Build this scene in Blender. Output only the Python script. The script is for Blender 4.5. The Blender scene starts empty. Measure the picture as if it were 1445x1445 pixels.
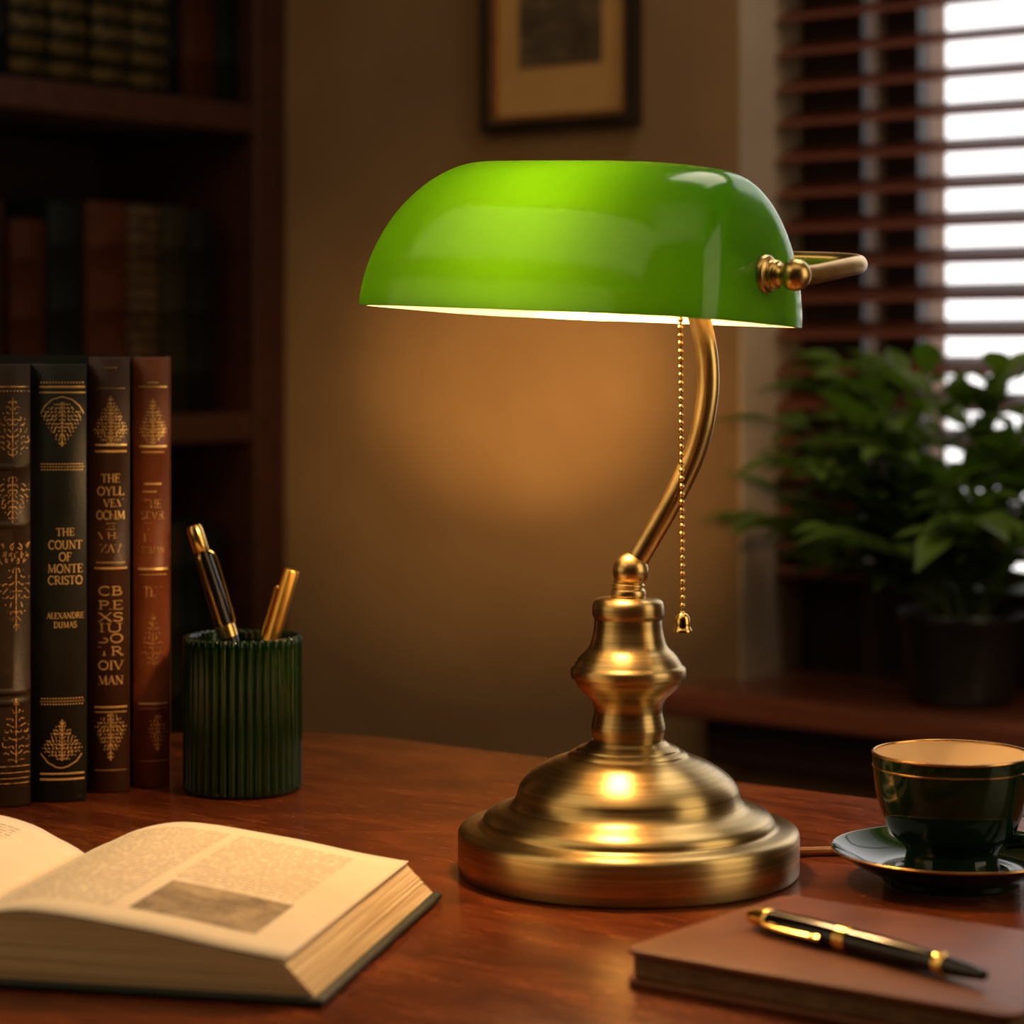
import bpy, bmesh, math, random
from math import sin, cos, pi, sqrt, radians as R
from mathutils import Vector, Matrix
sc = bpy.context.scene
COL = sc.collection
TZ = 0.75                       # desk top height
CAMZ = 1.0152
F = 3400.0                      # focal length in pixels of the 1445 frame

# ------------------------------------------------------------------ camera
cd = bpy.data.cameras.new('camera'); cam = bpy.data.objects.new('camera', cd); COL.objects.link(cam)
cam.location = (0, 0, CAMZ); cam.rotation_euler = (R(90), 0, 0)
cd.sensor_width = 36; cd.lens = F/1445*36; cd.shift_y = -222.5/1445
cd.dof.use_dof = True; cd.dof.focus_distance = 1.295; cd.dof.aperture_fstop = 6.9; cd.clip_start = .02
sc.camera = cam
# ------------------------------------------------------------------ world and lights
w = bpy.data.worlds.new('sky'); sc.world = w; w.use_nodes = True
bg = w.node_tree.nodes['Background']; bg.inputs[0].default_value = (1.0, .955, .945, 1); bg.inputs[1].default_value = 2.0
E1 = Vector((.8, -.6, 0)); E2 = Vector((.6, .8, 0)); RZ = math.atan2(-.6, .8)
def W(a, b, z=0): return E1*a + E2*b + Vector((0, 0, z))
def light(name, kind, loc, energy, color, aim=None, parent=None, **k):
    d = bpy.data.lights.new(name, kind); d.energy = energy; d.color = color
    for a, v in k.items(): setattr(d, a, v)
    o = bpy.data.objects.new(name, d); COL.objects.link(o); o.location = loc
    if aim is not None: o.rotation_euler = (Vector(aim)-Vector(loc)).to_track_quat('-Z', 'Y').to_euler()
    if parent: o.parent = parent
    return o
light('window_portal', 'AREA', W(-.85, 2.40, 1.34), 1, (1, 1, 1), W(-.85, 0, 1.34), shape='RECTANGLE', size=1.05, size_y=1.35).data.cycles.is_portal = True
light('room_fill_left', 'AREA', (-.95, .72, 2.02), 4.4, (1, .76, .46), (.06, 1.237, .95), shape='RECTANGLE', size=1.2, size_y=.8)  # unseen area light added for reflections on the brass and upper shade
light('room_fill_low', 'AREA', (-1.0, .86, 1.10), 1.0, (1, .74, .42), (.06, 1.237, .85), shape='RECTANGLE', size=.7, size_y=.5)  # added low fill without a fixture, for the left band on the brass base
light('room_fill_right', 'AREA', (1.08, .82, 1.25), 3.6, (1, .78, .50), (.06, 1.237, .95), shape='RECTANGLE', size=.6, size_y=.9)  # unseen area light added for the right-hand bands in the brass
light('shade_highlight_fill', 'AREA', W(-.78, 1.85, 2.30), 8.0, (1, .86, .70), (.10, 1.22, .95), size=.7)  # soft light without a fixture, added for the hot spot on the shade
light('room_fill_ceiling', 'AREA', W(-.25, .95, 2.50), 3, (1, .72, .45), W(-1.15, 2.2, 1.1), size=1.5, spread=R(100))
vs = sc.view_settings; vs.view_transform = 'Standard'; vs.look = 'None'; vs.gamma = 1; vs.use_curve_mapping = False; vs.exposure = 0.0
sc.cycles.use_denoising = True; sc.cycles.max_bounces = 10; sc.cycles.diffuse_bounces = 5; sc.cycles.glossy_bounces = 5
sc.cycles.transparent_max_bounces = 12; sc.cycles.sample_clamp_indirect = 6; sc.cycles.caustics_reflective = False; sc.cycles.caustics_refractive = False

# ------------------------------------------------------------------ mesh helpers
class MB:
    def __init__(s): s.v = []; s.f = []; s.m = []
    def add(s, vs, fs, mi=0):
        o = len(s.v); s.v += [tuple(p) for p in vs]
        for f in fs: s.f.append(tuple(i+o for i in f)); s.m.append(mi)
    def grid(s, rows, cu=False, mi=0, cap0=False, cap1=False):
        n = len(rows[0]); vs = [p for r in rows for p in r]; fs = []
        for i in range(len(rows)-1):
            for j in range(n if cu else n-1):
                k = (j+1) % n; fs.append((i*n+j, i*n+k, (i+1)*n+k, (i+1)*n+j))
        if cap0: fs.append(tuple(range(n))[::-1])
        if cap1: b = (len(rows)-1)*n; fs.append(tuple(range(b, b+n)))
        s.add(vs, fs, mi)
    def lathe(s, prof, n=64, c=(0, 0, 0), mi=0, cap0=False, cap1=False, axis=None):
        M = Vector((0, 0, 1)).rotation_difference(Vector(axis)).to_matrix() if axis is not None else Matrix.Identity(3)
        c = Vector(c); rows = []
        for r, z in prof:
            r = max(r, 1e-5)
            rows.append([c + M @ Vector((r*cos(2*pi*j/n), r*sin(2*pi*j/n), z)) for j in range(n)])
        s.grid(rows, True, mi, cap0, cap1)
    def ball(s, c, r, n=16, mi=0):
        k = max(6, n//2); s.lathe([(r*sin(pi*i/k), -r*cos(pi*i/k)) for i in range(k+1)], n, c, mi)
    def tube(s, pts, rad, n=12, mi=0, caps=True, flat=1.0):
        P = [Vector(p) for p in pts]; rr = rad if isinstance(rad, (list, tuple)) else [rad]*len(P)
        t = (P[1]-P[0]).normalized(); u = t.orthogonal().normalized(); rows = []
        for i, p in enumerate(P):
            t2 = (P[min(i+1, len(P)-1)]-P[max(i-1, 0)]).normalized()
            u = (u - t2*u.dot(t2)).normalized(); v = t2.cross(u)
            rows.append([p + (u*cos(2*pi*j/n) + v*sin(2*pi*j/n)*flat)*rr[i] for j in range(n)])
        s.grid(rows, True, mi, caps, caps)
    def box(s, x0, x1, y0, y1, z0, z1, mi=0):
        s.add([(x0, y0, z0), (x1, y0, z0), (x1, y1, z0), (x0, y1, z0), (x0, y0, z1), (x1, y0, z1), (x1, y1, z1), (x0, y1, z1)],
              [(0, 3, 2, 1), (4, 5, 6, 7), (0, 1, 5, 4), (1, 2, 6, 5), (2, 3, 7, 6), (3, 0, 4, 7)], mi)
    def build(s, name, mats, parent=None, loc=None, smooth=35, bevel=0, rz=None, seg=2, recalc=True):
        me = bpy.data.meshes.new(name); me.from_pydata(s.v, [], s.f)
        for m in (mats if isinstance(mats, (list, tuple)) else [mats]): me.materials.append(m)
        me.polygons.foreach_set('material_index', s.m)
        if recalc:
            b = bmesh.new(); b.from_mesh(me); bmesh.ops.recalc_face_normals(b, faces=b.faces); b.to_mesh(me); b.free()
        if smooth:
            me.polygons.foreach_set('use_smooth', [True]*len(me.polygons)); me.set_sharp_from_angle(angle=R(smooth))
        me.update()
        o = bpy.data.objects.new(name, me); COL.objects.link(o)
        if parent: o.parent = parent
        if loc is not None: o.location = loc
        if rz is not None: o.rotation_euler = (0, 0, rz)
        if bevel:
            md = o.modifiers.new('bevel', 'BEVEL'); md.width = bevel; md.segments = seg; md.limit_method = 'ANGLE'; md.angle_limit = R(50)
        return o
def tag(o, label, cat, group=None):
    o['label'] = label; o['category'] = cat
    if group: o['group'] = group
    return o
def thing(name, label, cat, loc=(0, 0, 0), rz=0, group=None):
    o = bpy.data.objects.new(name, None); COL.objects.link(o); o.empty_display_size = .05
    o.location = loc; o.rotation_euler = (0, 0, rz); return tag(o, label, cat, group)
def struct(o): o['kind'] = 'structure'; return o
def smooth_path(pts, n=8):
    P = [Vector(p) for p in pts]; out = []
    for i in range(len(P)-1):
        a, b, c, d = P[max(i-1, 0)], P[i], P[i+1], P[min(i+2, len(P)-1)]
        for k in range(n):
            t = k/n; out.append(.5*((2*b) + (c-a)*t + (2*a-5*b+4*c-d)*t*t + (3*b-a-3*c+d)*t**3))
    return out+[P[-1]]
def rprof(pts, n=4):
    return [(p.x, p.y) for p in smooth_path([(r, z, 0) for r, z in pts], n)]

# ------------------------------------------------------------------ material helpers
class NT:
    def __init__(s, name):
        s.m = bpy.data.materials.new(name); s.m.use_nodes = True; s.t = s.m.node_tree; s.t.nodes.clear()
        s.out = s.n('ShaderNodeOutputMaterial')
    def n(s, t, **k):
        x = s.t.nodes.new(t)
        for a, v in k.items(): setattr(x, a, v)
        return x
    def put(s, sock, v):
        if isinstance(v, bpy.types.NodeSocket): s.t.links.new(v, sock)
        elif isinstance(v, (tuple, list)): sock.default_value = tuple(v)+(1,) if len(v) == 3 and sock.type == 'RGBA' else v
        else: sock.default_value = v
    def math(s, op, a, b=0, c=0):
        x = s.n('ShaderNodeMath', operation=op); s.put(x.inputs[0], a); s.put(x.inputs[1], b)
        if op in ('MULTIPLY_ADD', 'COMPARE'): s.put(x.inputs[2], c)
        return x.outputs[0]
    def coord(s, scale=(1, 1, 1), rot=(0, 0, 0)):
        if not hasattr(s, 'tc'): s.tc = s.n('ShaderNodeTexCoord')
        mp = s.n('ShaderNodeMapping'); mp.inputs['Scale'].default_value = scale; mp.inputs['Rotation'].default_value = rot
        s.t.links.new(s.tc.outputs['Object'], mp.inputs[0]); return mp.outputs[0]
    def noise(s, scale, detail=4, rough=.55, co=None, dist=0):
        x = s.n('ShaderNodeTexNoise'); x.inputs['Scale'].default_value = scale; x.inputs['Detail'].default_value = detail
        x.inputs['Roughness'].default_value = rough; x.inputs['Distortion'].default_value = dist
        s.put(x.inputs['Vector'], co if co is not None else s.coord()); return x.outputs[0]
    def ramp(s, f, stops):
        x = s.n('ShaderNodeValToRGB'); e = x.color_ramp.elements
        while len(e) < len(stops): e.new(.5)
        for i, (p, c) in enumerate(stops): e[i].position = p; e[i].color = tuple(c)+(1,) if len(c) == 3 else c
        s.put(x.inputs[0], f); return x.outputs[0]
    def mix(s, f, a, b, blend='MIX'):
        x = s.n('ShaderNodeMix', data_type='RGBA', blend_type=blend); s.put(x.inputs[0], f); s.put(x.inputs[6], a); s.put(x.inputs[7], b); return x.outputs[2]
    def bump(s, h, st=.3, d=.001):
        x = s.n('ShaderNodeBump'); x.inputs['Strength'].default_value = st; x.inputs['Distance'].default_value = d; s.put(x.inputs['Height'], h); return x.outputs[0]
    def bsdf(s, **k):
        x = s.n('ShaderNodeBsdfPrincipled')
        for a, v in k.items(): s.put(x.inputs[a.replace('_', ' ')], v)
        return x
    def end(s, sh): s.t.links.new(sh.outputs[0] if hasattr(sh, 'outputs') else sh, s.out.inputs[0]); return s.m
def pm(name, c1, c2=None, sc_=(1, 1, 1), ns=20, rough=.5, metal=0, coat=0, bump=0, bs=None, spec=.5, lo=.35, hi=.65, **k):
    t = NT(name); col = c1
    if c2:
        f = t.noise(ns, co=t.coord(sc_)); col = t.ramp(f, [(lo, c1), (hi, c2)])
    a = dict(Base_Color=col, Roughness=rough, Metallic=metal, Coat_Weight=coat, Coat_Roughness=.08, Specular_IOR_Level=spec)
    if bump: a['Normal'] = t.bump(t.noise(bs or ns*4, co=t.coord(sc_)), bump, .0006)
    a.update(k); return t.end(t.bsdf(**a))

def make_brass(name, base, dark, rough, streak=True, aniso=.5, an=True):
    t = NT(name)
    if streak:
        st = t.noise(1, 3, .6, t.coord((5, 5, 900))); st2 = t.noise(1, 3, .6, t.coord((9, 9, 260)))
        f = t.math('MULTIPLY_ADD', st2, .5, t.math('MULTIPLY', st, .5))
    else: f = t.noise(60, 3)
    col = t.ramp(f, [(.36, dark), (.62, base)])
    rg = t.math('MULTIPLY_ADD', f, .14, rough-.07)
    a = dict(Base_Color=col, Metallic=1.0, Roughness=rg)
    if streak:
        a['Normal'] = t.bump(f, .045, .0004)
        if an:
            tg = t.n('ShaderNodeTangent', direction_type='RADIAL', axis='Z'); a['Anisotropic'] = aniso; a['Anisotropic_Rotation'] = .25; a['Tangent'] = tg.outputs[0]
    return t.end(t.bsdf(**a))
BRASS = make_brass('brushed_antique_brass', (.64, .46, .19), (.34, .235, .085), .34, True, .8)
BRASS2 = make_brass('satin_brass', (.72, .50, .19), (.60, .40, .14), .31, False)
GOLD = pm('polished_gold', (.90, .58, .17), rough=.2, metal=1)
GOLDTRIM = pm('gilt_rim', (.75, .42, .12), rough=.22, metal=1)

def make_foil(name, col, worn, thr=.5):
    t = NT(name); f = t.noise(420, 3, .7)
    k = t.ramp(f, [(thr-.12, (0, 0, 0)), (thr+.06, (1, 1, 1))])
    c = t.mix(k, worn, col)
    return t.end(t.bsdf(Base_Color=c, Metallic=t.math('MULTIPLY', k, .6), Roughness=.36))
FOIL = make_foil('gilt_foil', (1.0, .66, .24), (.36, .18, .05), .38)
FOILW = make_foil('worn_gilt_foil', (.85, .50, .16), (.10, .045, .015), .50)

def leather(name, c1, c2, rough=.42, spec=.32, ns=38):
    t = NT(name); f = t.noise(ns, 5, .6); g = t.noise(600, 3, .6)
    col = t.ramp(f, [(.34, c1), (.68, c2)])
    return t.end(t.bsdf(Base_Color=col, Roughness=t.math('MULTIPLY_ADD', f, .2, rough-.1), Specular_IOR_Level=spec, Normal=t.bump(g, .35, .0006)))
def wood(name, c1, c2, rough=.35, coat=.2, sc_=(2, 30, 30), bump=.05):
    t = NT(name); f = t.noise(1.3, 6, .6, t.coord(sc_), 1.5)
    return t.end(t.bsdf(Base_Color=t.ramp(f, [(.3, c1), (.7, c2)]), Roughness=rough, Coat_Weight=coat, Coat_Roughness=.15, Normal=t.bump(f, bump, .001)))
def make_desk():
    t = NT('desk_mahogany')
    big = t.noise(7, 6, .62, t.coord((1, 2.6, 1)), 1.2); gr = t.noise(30, 5, .65, t.coord((1, 9, 1)), 1.0); fine = t.noise(260, 2, .5, t.coord((1, 6, 1)))
    f = t.math('MULTIPLY_ADD', gr, .45, t.math('MULTIPLY', big, .55))
    col = t.ramp(f, [(.38, (.030, .005, .0015)), (.50, (.125, .023, .005)), (.63, (.31, .075, .014))])
    col = t.mix(.35, col, t.ramp(fine, [(.4, (.05, .010, .003)), (.6, (.23, .055, .012))]))
    rg = t.math('MULTIPLY_ADD', gr, .22, .13)
    h = t.math('MULTIPLY_ADD', fine, .25, gr)
    return t.end(t.bsdf(Base_Color=col, Roughness=rg, Specular_IOR_Level=.35, Coat_Weight=.15, Coat_Roughness=.14, Normal=t.bump(h, .16, .0012)))
DESK = make_desk()
WALL = pm('brown_plaster', (.32, .185, .080), (.27, .150, .062), ns=5, rough=.9, bump=.05, bs=90)
DARKWOOD = wood('dark_bookcase_wood', (.030, .0075, .003), (.060, .0145, .005), .5, 0)
BACKWOOD = wood('bookcase_back_wood', (.02, .006, .003), (.035, .01, .005), .6, 0)
SILLWOOD = wood('windowsill_wood', (.17, .048, .024), (.29, .085, .044), .32, .25)
SASHWOOD = wood('sash_wood', (.030, .009, .005), (.05, .015, .008), .5, 0)
BLINDWOOD = wood('blind_wood', (.13, .036, .017), (.18, .050, .025), .42, .1)
def make_tape():
    t = NT('ladder_tape_cloth'); d = t.n('ShaderNodeBsdfDiffuse'); tr = t.n('ShaderNodeBsdfTranslucent'); mx = t.n('ShaderNodeMixShader')
    c = t.ramp(t.noise(400, 2), [(.3, (.75, .62, .54)), (.7, (.82, .70, .62))]); t.put(d.inputs[0], c); t.put(tr.inputs[0], c); mx.inputs[0].default_value = .68
    t.t.links.new(d.outputs[0], mx.inputs[1]); t.t.links.new(tr.outputs[0], mx.inputs[2]); return t.end(mx)
TAPE = make_tape()
def make_glass():
    t = NT('window_glass'); a = t.n('ShaderNodeBsdfTransparent'); g = t.n('ShaderNodeBsdfGlossy'); g.inputs['Roughness'].default_value = .02
    fr = t.n('ShaderNodeFresnel'); fr.inputs[0].default_value = 1.45; mx = t.n('ShaderNodeMixShader')
    t.t.links.new(fr.outputs[0], mx.inputs[0]); t.t.links.new(a.outputs[0], mx.inputs[1]); t.t.links.new(g.outputs[0], mx.inputs[2]); return t.end(mx)
GLASS = make_glass()
def make_shade_out():
    t = NT('green_cased_glass'); p = t.bsdf(Base_Color=(.010, .085, .005), Roughness=.14, Specular_IOR_Level=.24)
    tr = t.n('ShaderNodeBsdfTranslucent'); tr.inputs[0].default_value = (.138, .43, .0035, 1); ad = t.n('ShaderNodeAddShader')
    t.t.links.new(p.outputs[0], ad.inputs[0]); t.t.links.new(tr.outputs[0], ad.inputs[1]); return t.end(ad)
def make_shade_in():
    t = NT('white_opal_lining'); d = t.n('ShaderNodeBsdfDiffuse'); d.inputs[0].default_value = (.42, .40, .34, 1)
    tr = t.n('ShaderNodeBsdfTranslucent'); tr.inputs[0].default_value = (1, 1, 1, 1); mx = t.n('ShaderNodeMixShader'); mx.inputs[0].default_value = .065
    t.t.links.new(d.outputs[0], mx.inputs[1]); t.t.links.new(tr.outputs[0], mx.inputs[2]); return t.end(mx)
SH_OUT = make_shade_out(); SH_IN = make_shade_in()
def emit(name, col, st):
    t = NT(name); e = t.n('ShaderNodeEmission'); e.inputs[0].default_value = col+(1,); e.inputs[1].default_value = st; return t.end(e)
BULB = emit('glowing_bulb_glass', (1.0, .58, .25), 335)
BLACK = pm('black_lacquer', (.004, .0035, .0035), rough=.12, coat=.1, spec=.4)
PORC = pm('dark_green_porcelain', (.006, .020, .006), (.009, .028, .008), ns=12, rough=.06, coat=0, spec=.28)
CREAM = pm('cream_glaze', (.80, .62, .38), (.84, .67, .43), ns=12, rough=.16, coat=.3)
CUPGREEN = pm('dark_green_ribbed_glaze', (.0025, .011, .002), (.005, .018, .003), ns=30, rough=.10, coat=0, spec=.4)
PAPER = pm('old_paper', (.84, .71, .50), (.78, .63, .42), ns=18, rough=.75, spec=.2)
def make_edges(name, c1, c2, axis_scale):
    t = NT(name); f = t.noise(1, 3, .7, t.coord(axis_scale)); g = t.noise(1, 2, .5, t.coord(tuple(x*.25 for x in axis_scale)))
    h = t.math('MULTIPLY_ADD', f, .55, t.math('MULTIPLY', g, .45))
    return t.end(t.bsdf(Base_Color=t.ramp(h, [(.36, c1), (.6, c2)]), Roughness=.8, Specular_IOR_Level=.2, Normal=t.bump(h, .6, .0008)))
EDGES = make_edges('leaf_edges', (.40, .25, .11), (.80, .62, .36), (6, 6, 900))
EDGES_V = make_edges('upright_leaf_edges', (.34, .24, .13), (.62, .48, .30), (900, 6, 6))

# ------------------------------------------------------------------ the room
BACK = 2.2; LEFT = -2.28; RIGHT = 1.4; FRONT = -1.9; CEIL = 2.55
WX0, WX1, WZ0, WZ1 = -1.347, -.35, .66, 2.0; DEP = .15
def slab(name, x0, x1, y0, y1, z0, z1, m, bevel=0):
    b = MB(); b.box(x0, x1, y0, y1, z0, z1); return struct(b.build(name, m, rz=RZ, smooth=0, bevel=bevel))
FLOORW = wood('floor_boards', (.05, .02, .01), (.09, .04, .02), .45, .1)
CEILM = pm('ceiling_paint', (.35, .30, .24), (.32, .27, .21), ns=6, rough=.9)
slab('floor', LEFT-.1, RIGHT+.1, FRONT-.1, BACK+.3, -.1, 0, FLOORW)
slab('ceiling', LEFT-.1, RIGHT+.1, FRONT-.1, BACK+.3, CEIL, CEIL+.1, CEILM)
slab('wall_left', LEFT-.1, LEFT, FRONT, BACK, 0, CEIL, WALL)
slab('wall_right', RIGHT, RIGHT+.1, FRONT, BACK, 0, CEIL, DARKWOOD)
slab('wall_front', LEFT-.1, RIGHT+.1, FRONT-.1, FRONT, 0, CEIL, DARKWOOD)
b = MB(); T = .26
b.box(LEFT-.1, WX0, BACK, BACK+T, 0, CEIL); b.box(WX1, RIGHT+.1, BACK, BACK+T, 0, CEIL)
b.box(WX0, WX1, BACK, BACK+T, 0, WZ0-.03); b.box(WX0, WX1, BACK, BACK+T, WZ1, CEIL)
struct(b.build('wall_back', WALL, rz=RZ, smooth=0))
# window: one structure with frame and panes
wnd = struct(bpy.data.objects.new('window_1', None)); COL.objects.link(wnd); wnd.rotation_euler = (0, 0, RZ)
FY0, FY1 = BACK+.125, BACK+.175; GB = .785
b = MB()
for a, c in ((WX0, -1.268), (-1.2466, -1.2), (-.43, WX1)): b.box(a, c, FY0, FY1, WZ0, WZ1)
b.box(WX0, WX1, FY0, FY1, WZ0-.03, GB); b.box(WX0, WX1, FY0, FY1, WZ1-.06, WZ1)
b.build('window_frame', SASHWOOD, wnd, smooth=0)
for a, c in ((-1.268, -1.2466), (-1.2, -.43)):
    b = MB(); b.box(a, c, FY0+.022, FY0+.026, GB, WZ1-.06); b.build('pane', GLASS, wnd, smooth=0)
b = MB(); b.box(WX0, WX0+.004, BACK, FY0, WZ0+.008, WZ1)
struct(b.build('trim_3', pm('daylit_reveal_plaster', (.52, .40, .29), (.46, .35, .25), ns=9, rough=.85), rz=RZ, smooth=0))  # daylight on the left reveal put into this lining's paler colour
# sill with a moulded nose and an apron below
b = MB(); b.box(-1.385, -.28, BACK-.100, BACK+.125, WZ0-.022, WZ0+.008)
struct(b.build('trim_1', SILLWOOD, rz=RZ, smooth=0, bevel=.008, seg=3))
b = MB(); b.box(-1.36, -.31, BACK-.05, BACK, WZ0-.075, WZ0-.022)
struct(b.build('trim_2', SASHWOOD, rz=RZ, smooth=0, bevel=.006))
SILL_TOP = WZ0+.008

# ------------------------------------------------------------------ desk (corner pointing at the room corner)
DX0, DX1, DY0, DY1, DR = -1.24, .36, .50, 1.286, .18
desk = thing('writing_desk', 'glossy red-brown wooden desk that carries the lamp, books and cup', 'desk', (0, 0, 0), RZ)
def rrect(x0, x1, y0, y1, r, n=14):
    out = []
    for cx, cy, a in ((x1-r, y1-r, 0), (x0+r, y1-r, 90), (x0+r, y0+r, 180), (x1-r, y0+r, 270)):
        out += [(cx+r*cos(R(a+90*k/n)), cy+r*sin(R(a+90*k/n))) for k in range(n+1)]
    return out
b = MB(); rows = []
for off, z in ((.012, TZ-.034), (.003, TZ-.030), (0, TZ-.022), (0, TZ-.007), (.002, TZ-.002), (.006, TZ)):
    rows.append([(x, y, z) for x, y in rrect(DX0+off, DX1-off, DY0+off, DY1-off, DR-off)])
b.grid(rows, True, 0, True, True); b.build('desktop', DESK, desk, smooth=40)
b = MB(); b.box(DX0+.13, DX1-.13, DY0+.10, DY1-.10, TZ-.12, TZ-.034); b.build('apron', DARKWOOD, desk, smooth=0, bevel=.004)
for x in (DX0+.16, DX1-.16):
    for y in (DY0+.13, DY1-.13):
        b = MB(); b.lathe(rprof([(.012, 0), (.017, .02), (.015, .05), (.022, .30), (.027, .48), (.020, .52), (.028, .55), (.028, .64)], 4), 20, (x, y, 0), 0, True, True)
        b.build('leg', DARKWOOD, desk)

# ------------------------------------------------------------------ banker's lamp
S = 1.237/F
lamp = thing('banker_lamp', 'antique brass desk lamp with a glowing green glass shade and pull chain', 'lamp', (.0597, 1.237, TZ))
def px(r, y): return (r*S, (1229-y)*S)
b = MB(); b.lathe(rprof([(0.5*S/S*.0+.0, 0)]*1+[], 1) if False else
    [(0, .0006)]+[px(*p) for p in ((232, 1228.5), (237, 1228), (240, 1225), (240.5, 1200), (240.5, 1174), (239, 1169.5), (235, 1166), (228, 1164.5), (214, 1163.5), (208, 1162.5))]
    + rprof([px(*p) for p in ((206.5, 1160), (205, 1154), (200, 1148), (190, 1142.5), (178, 1139), (170, 1136.5), (164, 1132.5), (159.5, 1126), (157, 1119), (155, 1111), (149, 1101), (140, 1092), (127, 1083), (112, 1074.5), (98, 1069), (88, 1066), (85, 1064.5))], 4)
    + rprof([px(*p) for p in ((84, 1062.5), (79, 1059.5), (73, 1057.5), (71.5, 1055), (66, 1052.5), (59, 1049.5), (55, 1046.5), (52, 1044), (47, 1043))], 3), 128, cap0=True)
b.build('base', BRASS, lamp, smooth=50)
b = MB(); b.lathe([px(0, 1044), px(47, 1044)]+rprof([px(*p) for p in ((48.5, 1043.5), (50, 1039), (52.5, 1029), (51.5, 1020), (49.5, 1011), (48, 1002), (50.5, 991), (56, 983), (62, 978), (70, 970), (74, 963), (75.5, 957.5))], 4)
    + [px(*p) for p in ((80, 956.8), (81.5, 954), (81.8, 944), (80.5, 940.5), (77, 938.5))]
    + rprof([px(*p) for p in ((76, 937), (71.5, 929), (65, 921), (58, 914.5), (54, 908), (51, 898), (49, 888), (48, 878), (47.6, 873.5))], 4)
    + rprof([px(*p) for p in ((49.5, 870), (50.8, 866), (50.8, 856), (49, 849), (44, 845), (36, 843.3), (24, 843), (0, 843))], 3), 96)
b.build('column', BRASS, lamp, smooth=50)
b = MB(); b.lathe([px(0, 843.5)]+rprof([px(*p) for p in ((24, 843.3), (25, 840), (24.5, 834), (22.5, 831), (21.5, 829.6), (23, 828), (23.5, 826), (22, 823.5), (20.5, 822.5), (21.5, 821), (21.5, 819), (19.5, 817.5), (17, 816))], 3)+[px(0, 815)], 48)
b.build('threaded_collar', BRASS2, lamp)
b = MB(); b.ball((.0012, 0, (1229-805.5)*S), 25.5*S, 40); b.build('swivel_ball', BRASS2, lamp)
ax = lambda x, y, dy=0: ((x-886.5)*S, dy, (1229-y)*S)
b = MB(); armp = smooth_path([ax(893, 800), ax(904, 782), ax(924, 748), ax(944, 714), ax(962, 680), ax(978, 645), ax(990, 607), ax(997, 570), ax(999.5, 540), ax(998, 505), ax(992, 470), ax(983, 436), ax(972, 405, -.001), ax(958, 382, -.002), ax(940, 370, -.003), ax(915, 364, -.004)], 6)
b.tube(armp, 15.6*S, 28); b.build('curved_arm', BRASS2, lamp, smooth=60)

# shade in its own frame: x along its length, y to the back, z up from the rim
PSI = R(-33.3)
SM = Matrix.Translation((.0347-.0597, 1.260-1.237, (CAMZ+.0198)-TZ)) @ Matrix.Rotation(PSI, 4, 'Z') @ Matrix.Rotation(R(2.45), 4, 'Y') @ Matrix.Rotation(R(-1.91), 4, 'X')
LH, WD, HH = .1091, .0711, .0809
def shade_ring(th, off, N=120):
    c = max(cos(th), 0); sn = sin(th); H = HH-off
    ll = (LH-off) - .0487*(1-c**1.326); lr = (LH-off) - .030*(1-c**.726); wd = (WD-off)*c**.755; out = []
    n = 5-1.0*sn
    for j in range(N):
        a = 2*pi*j/N; ca, sa = cos(a), sin(a)
        x = math.copysign(abs(ca)**(2/n), ca); y = math.copysign(abs(sa)**(2/n), sa)
        xx = (lr if x > 0 else ll)*x; out.append((xx, wd*y, H*sn*(1-(.12*(xx/LH)**3 if x > 0 else 0))))
    return out
b = MB(); K = 30
outer = [shade_ring(pi/2*k/K, 0) for k in range(K+1)]; inner = [shade_ring(pi/2*k/K, .0034) for k in range(K+1)]
b.grid(outer, True, 0); b.grid(inner, True, 1); b.grid([outer[0], inner[0]], True, 1)
b.v = [tuple(SM @ Vector(p)) for p in b.v]
bmm = b.build('shade', [SH_OUT, SH_IN], lamp, smooth=0, recalc=False)
bm = bmesh.new(); bm.from_mesh(bmm.data); bmesh.ops.remove_doubles(bm, verts=bm.verts, dist=1e-6); bmesh.ops.recalc_face_normals(bm, faces=bm.faces); bm.to_mesh(bmm.data); bm.free()
bmm.data.polygons.foreach_set('use_smooth', [True]*len(bmm.data.polygons)); bmm.data.set_sharp_from_angle(angle=R(60))
# knob on the right end cap, bracket behind
def sm(p): return tuple(SM @ Vector(p))
axv = (SM.to_3x3() @ Vector((1, 0, 0)))
KZ = .0248; k0 = LH-.0030
def kp(pts): return [(r, z) for r, z in pts]
b = MB(); b.lathe(kp([(0, -.001), (.0085, -.001)])+rprof([(.0093, 0), (.0098, .002), (.0093, .0042), (.0075, .0052), (.0068, .0062), (.0074, .0075), (.0068, .0092), (.0058, .0100), (.0054, .0116), (.0054, .0148)], 3)+[(0, .0150)], 40, sm((k0, 0, KZ)), axis=axv)
b.build('knurled_ring', BRASS2, lamp)
b = MB(); b.ball(sm((k0+.0185, 0, KZ)), .0080, 32); b.build('round_knob', BRASS2, lamp)
BRK = [(k0+.0190, .003, KZ), (k0+.0205, .015, KZ+.0012), (k0+.0215, .035, KZ+.0045), (k0+.0215, .056, KZ+.0078), (k0+.0195, .069, KZ+.0095), (k0+.0135, .0785, KZ+.0108), (k0+.004, .0835, KZ+.0116), (k0-.01, .0850, KZ+.012), (k0-.04, .0850, KZ+.012), (k0-.075, .0850, KZ+.012), (k0-.105, .0835, KZ+.012)]
b = MB(); b.tube(smooth_path([sm(p) for p in BRK], 8), .0050, 20); b.build('bracket', BRASS2, lamp, smooth=60)
b = MB(); bk = SM.to_3x3() @ Vector((0, -1, 0)); b.lathe([(0, -.006), (.007, -.006), (.0085, -.003), (.0085, .010), (.006, .0125), (0, .0125)], 28, sm((k0-.105, .0835, KZ+.012)), axis=bk); b.build('bracket_boss', BRASS2, lamp)
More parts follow.
